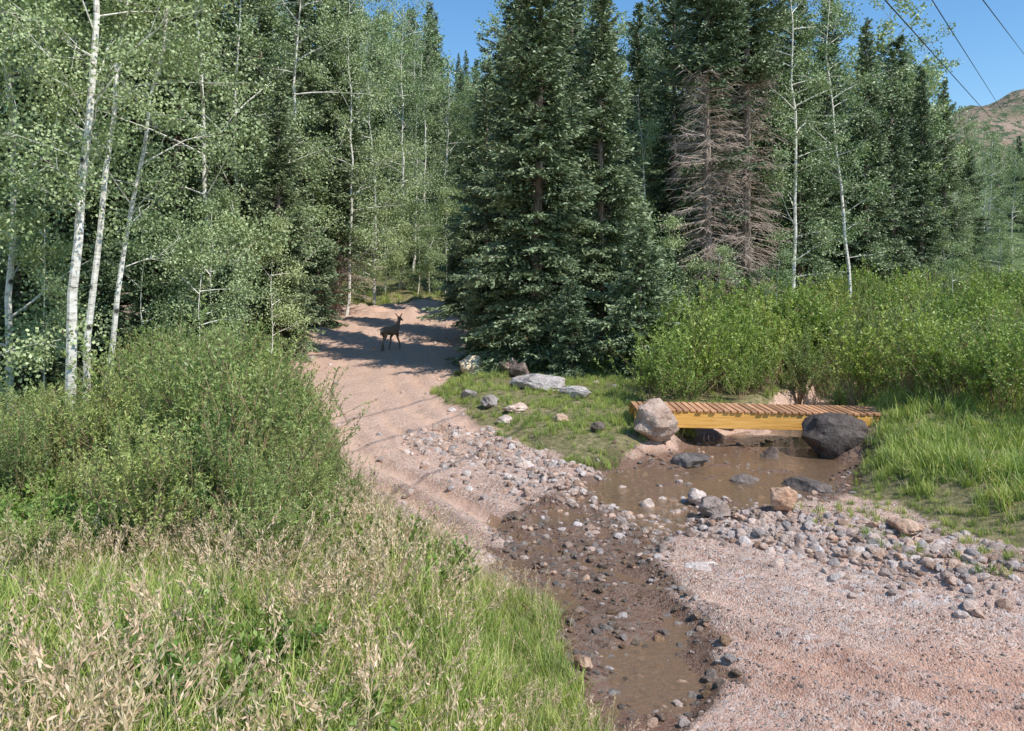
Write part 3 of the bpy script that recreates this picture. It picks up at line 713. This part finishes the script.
n=9000;y=11+35*r.rand(n);x=UX(r.uniform(-60,1100,n),y);g_,cd_,hw_=masks(x,y);k=(g_>.4)&(cd_>.5)&~((x>xrr(y))&(x<6)&(y<23))&(y>17);x,y=x[k][:3000],y[k][:3000]
scat2('forest_grass',x,y,r.uniform(.5,1.2,len(x)),TF,75,.12)
n=500;y=7.5+5*r.rand(n);x=r.uniform(2.5,6.5,n);g_,cd_,hw_=masks(x,y);k=(g_<.5)&(cd_>hw_*1.3)&(x>xr(y)-1.5);x,y=x[k],y[k]
scat2('stray_grass',x,y,r.uniform(.15,.4,len(x)),TF,76,.12)

# ------------------------------------------------------------ mountain
def mh(x,y):
    rid=np.interp(x,[-200,150,330,382,500,700,1200],[20,70,142,158,190,215,180])
    f=sm(300,640,y)*(1-.4*sm(680,1100,y))
    return rid*f*(1+.12*fbm(x*.012,y*.012,5,5))+fbm(x*.03,y*.03,6,5)*10*f-5
Vm,Qm=grid(np.arange(120,1200,9.),np.arange(290,1100,9.),mh)
def mf(nt,tc):
    n=noise_(nt,.02,6,.65,tc.outputs['Object']);n2=noise_(nt,.15,5,.7,tc.outputs['Object'])
    c=ramp(nt,n.outputs[0],[(.35,(.14,.15,.08)),(.5,(.30,.22,.15)),(.65,(.42,.30,.23))])
    k=ramp(nt,n2.outputs[0],[(.50,(0,0,0)),(.56,(1,1,1))])
    return mixc(nt,k,c,(.07,.11,.05)),n2.outputs[0]
mm=MB();mm.add(Vm,Qm,0);obj('mountain',mm.mesh('mountain',[stdmat('mountain_slope',mf,.95,(.8,5.))],True))

# ------------------------------------------------------------ power lines
cm,nt,_,_=newmat('wire_black');p=N(nt,'ShaderNodeBsdfPrincipled');p.inputs['Base Color'].default_value=(.03,.03,.035,1);p.inputs['Roughness'].default_value=.5;out(nt,p.outputs[0])
def wire(u1,v1,y1,u2,v2,y2,rad):
    a=np.array([UX(u1,y1),y1,3+(290-v1)/F*y1]);b=np.array([UX(u2,y2),y2,3+(290-v2)/F*y2])
    d=(b-a);A=a-d*.75;B=b+d*.4
    cu=bpy.data.curves.new('power_line','CURVE');cu.dimensions='3D';cu.bevel_depth=rad
    s=cu.splines.new('POLY');s.points.add(24)
    for i in range(25):
        t=i/24;q=A+(B-A)*t;s.points[i].co=(q[0],q[1],q[2],1)
    cu.materials.append(cm);o=bpy.data.objects.new('power_line',cu);scene.collection.objects.link(o)
wire(885,0,25,1000,128,90,.022)
wire(932,0,25,1003,112,90,.017)
wire(983,0,25,1030,62,90,.017)

# ------------------------------------------------------------ light, sky, camera
el=math.radians(50);sd=np.array([.80,-.60]);sd/=np.linalg.norm(sd)
dirv=Vector((sd[0]*math.cos(el),sd[1]*math.cos(el),math.sin(el)))
sl=bpy.data.lights.new('sun','SUN');sl.energy=5.0;sl.angle=math.radians(.5);sl.color=(1,.96,.89)
so=bpy.data.objects.new('sun',sl);scene.collection.objects.link(so);so.rotation_euler=dirv.to_track_quat('Z','Y').to_euler();so.location=(30,-20,40)
w=bpy.data.worlds.new('World');scene.world=w;w.use_nodes=True;nt=w.node_tree
bg=nt.nodes['Background'];sk=nt.nodes.new('ShaderNodeTexSky');sk.sky_type='NISHITA';sk.sun_disc=False
sk.sun_elevation=el;sk.sun_rotation=math.atan2(sd[0],sd[1]);sk.altitude=1500;sk.air_density=1.4;sk.dust_density=.1;sk.ozone_density=2.5
hs=nt.nodes.new('ShaderNodeHueSaturation');hs.inputs['Saturation'].default_value=1.25;hs.inputs['Value'].default_value=1.25
nt.links.new(sk.outputs[0],hs.inputs['Color']);nt.links.new(hs.outputs[0],bg.inputs[0]);bg.inputs[1].default_value=.14
scene.view_settings.view_transform='Standard';scene.view_settings.look='None';scene.view_settings.exposure=0
cam=bpy.data.cameras.new('camera');co=bpy.data.objects.new('camera',cam);scene.collection.objects.link(co)
cam.sensor_width=36;cam.lens=F/1024*36;cam.shift_y=-(365.5-290)/1024;cam.clip_end=6000;cam.clip_start=.05
co.location=(0,0,CZ);co.rotation_euler=(math.radians(90),0,0)
scene.camera=co
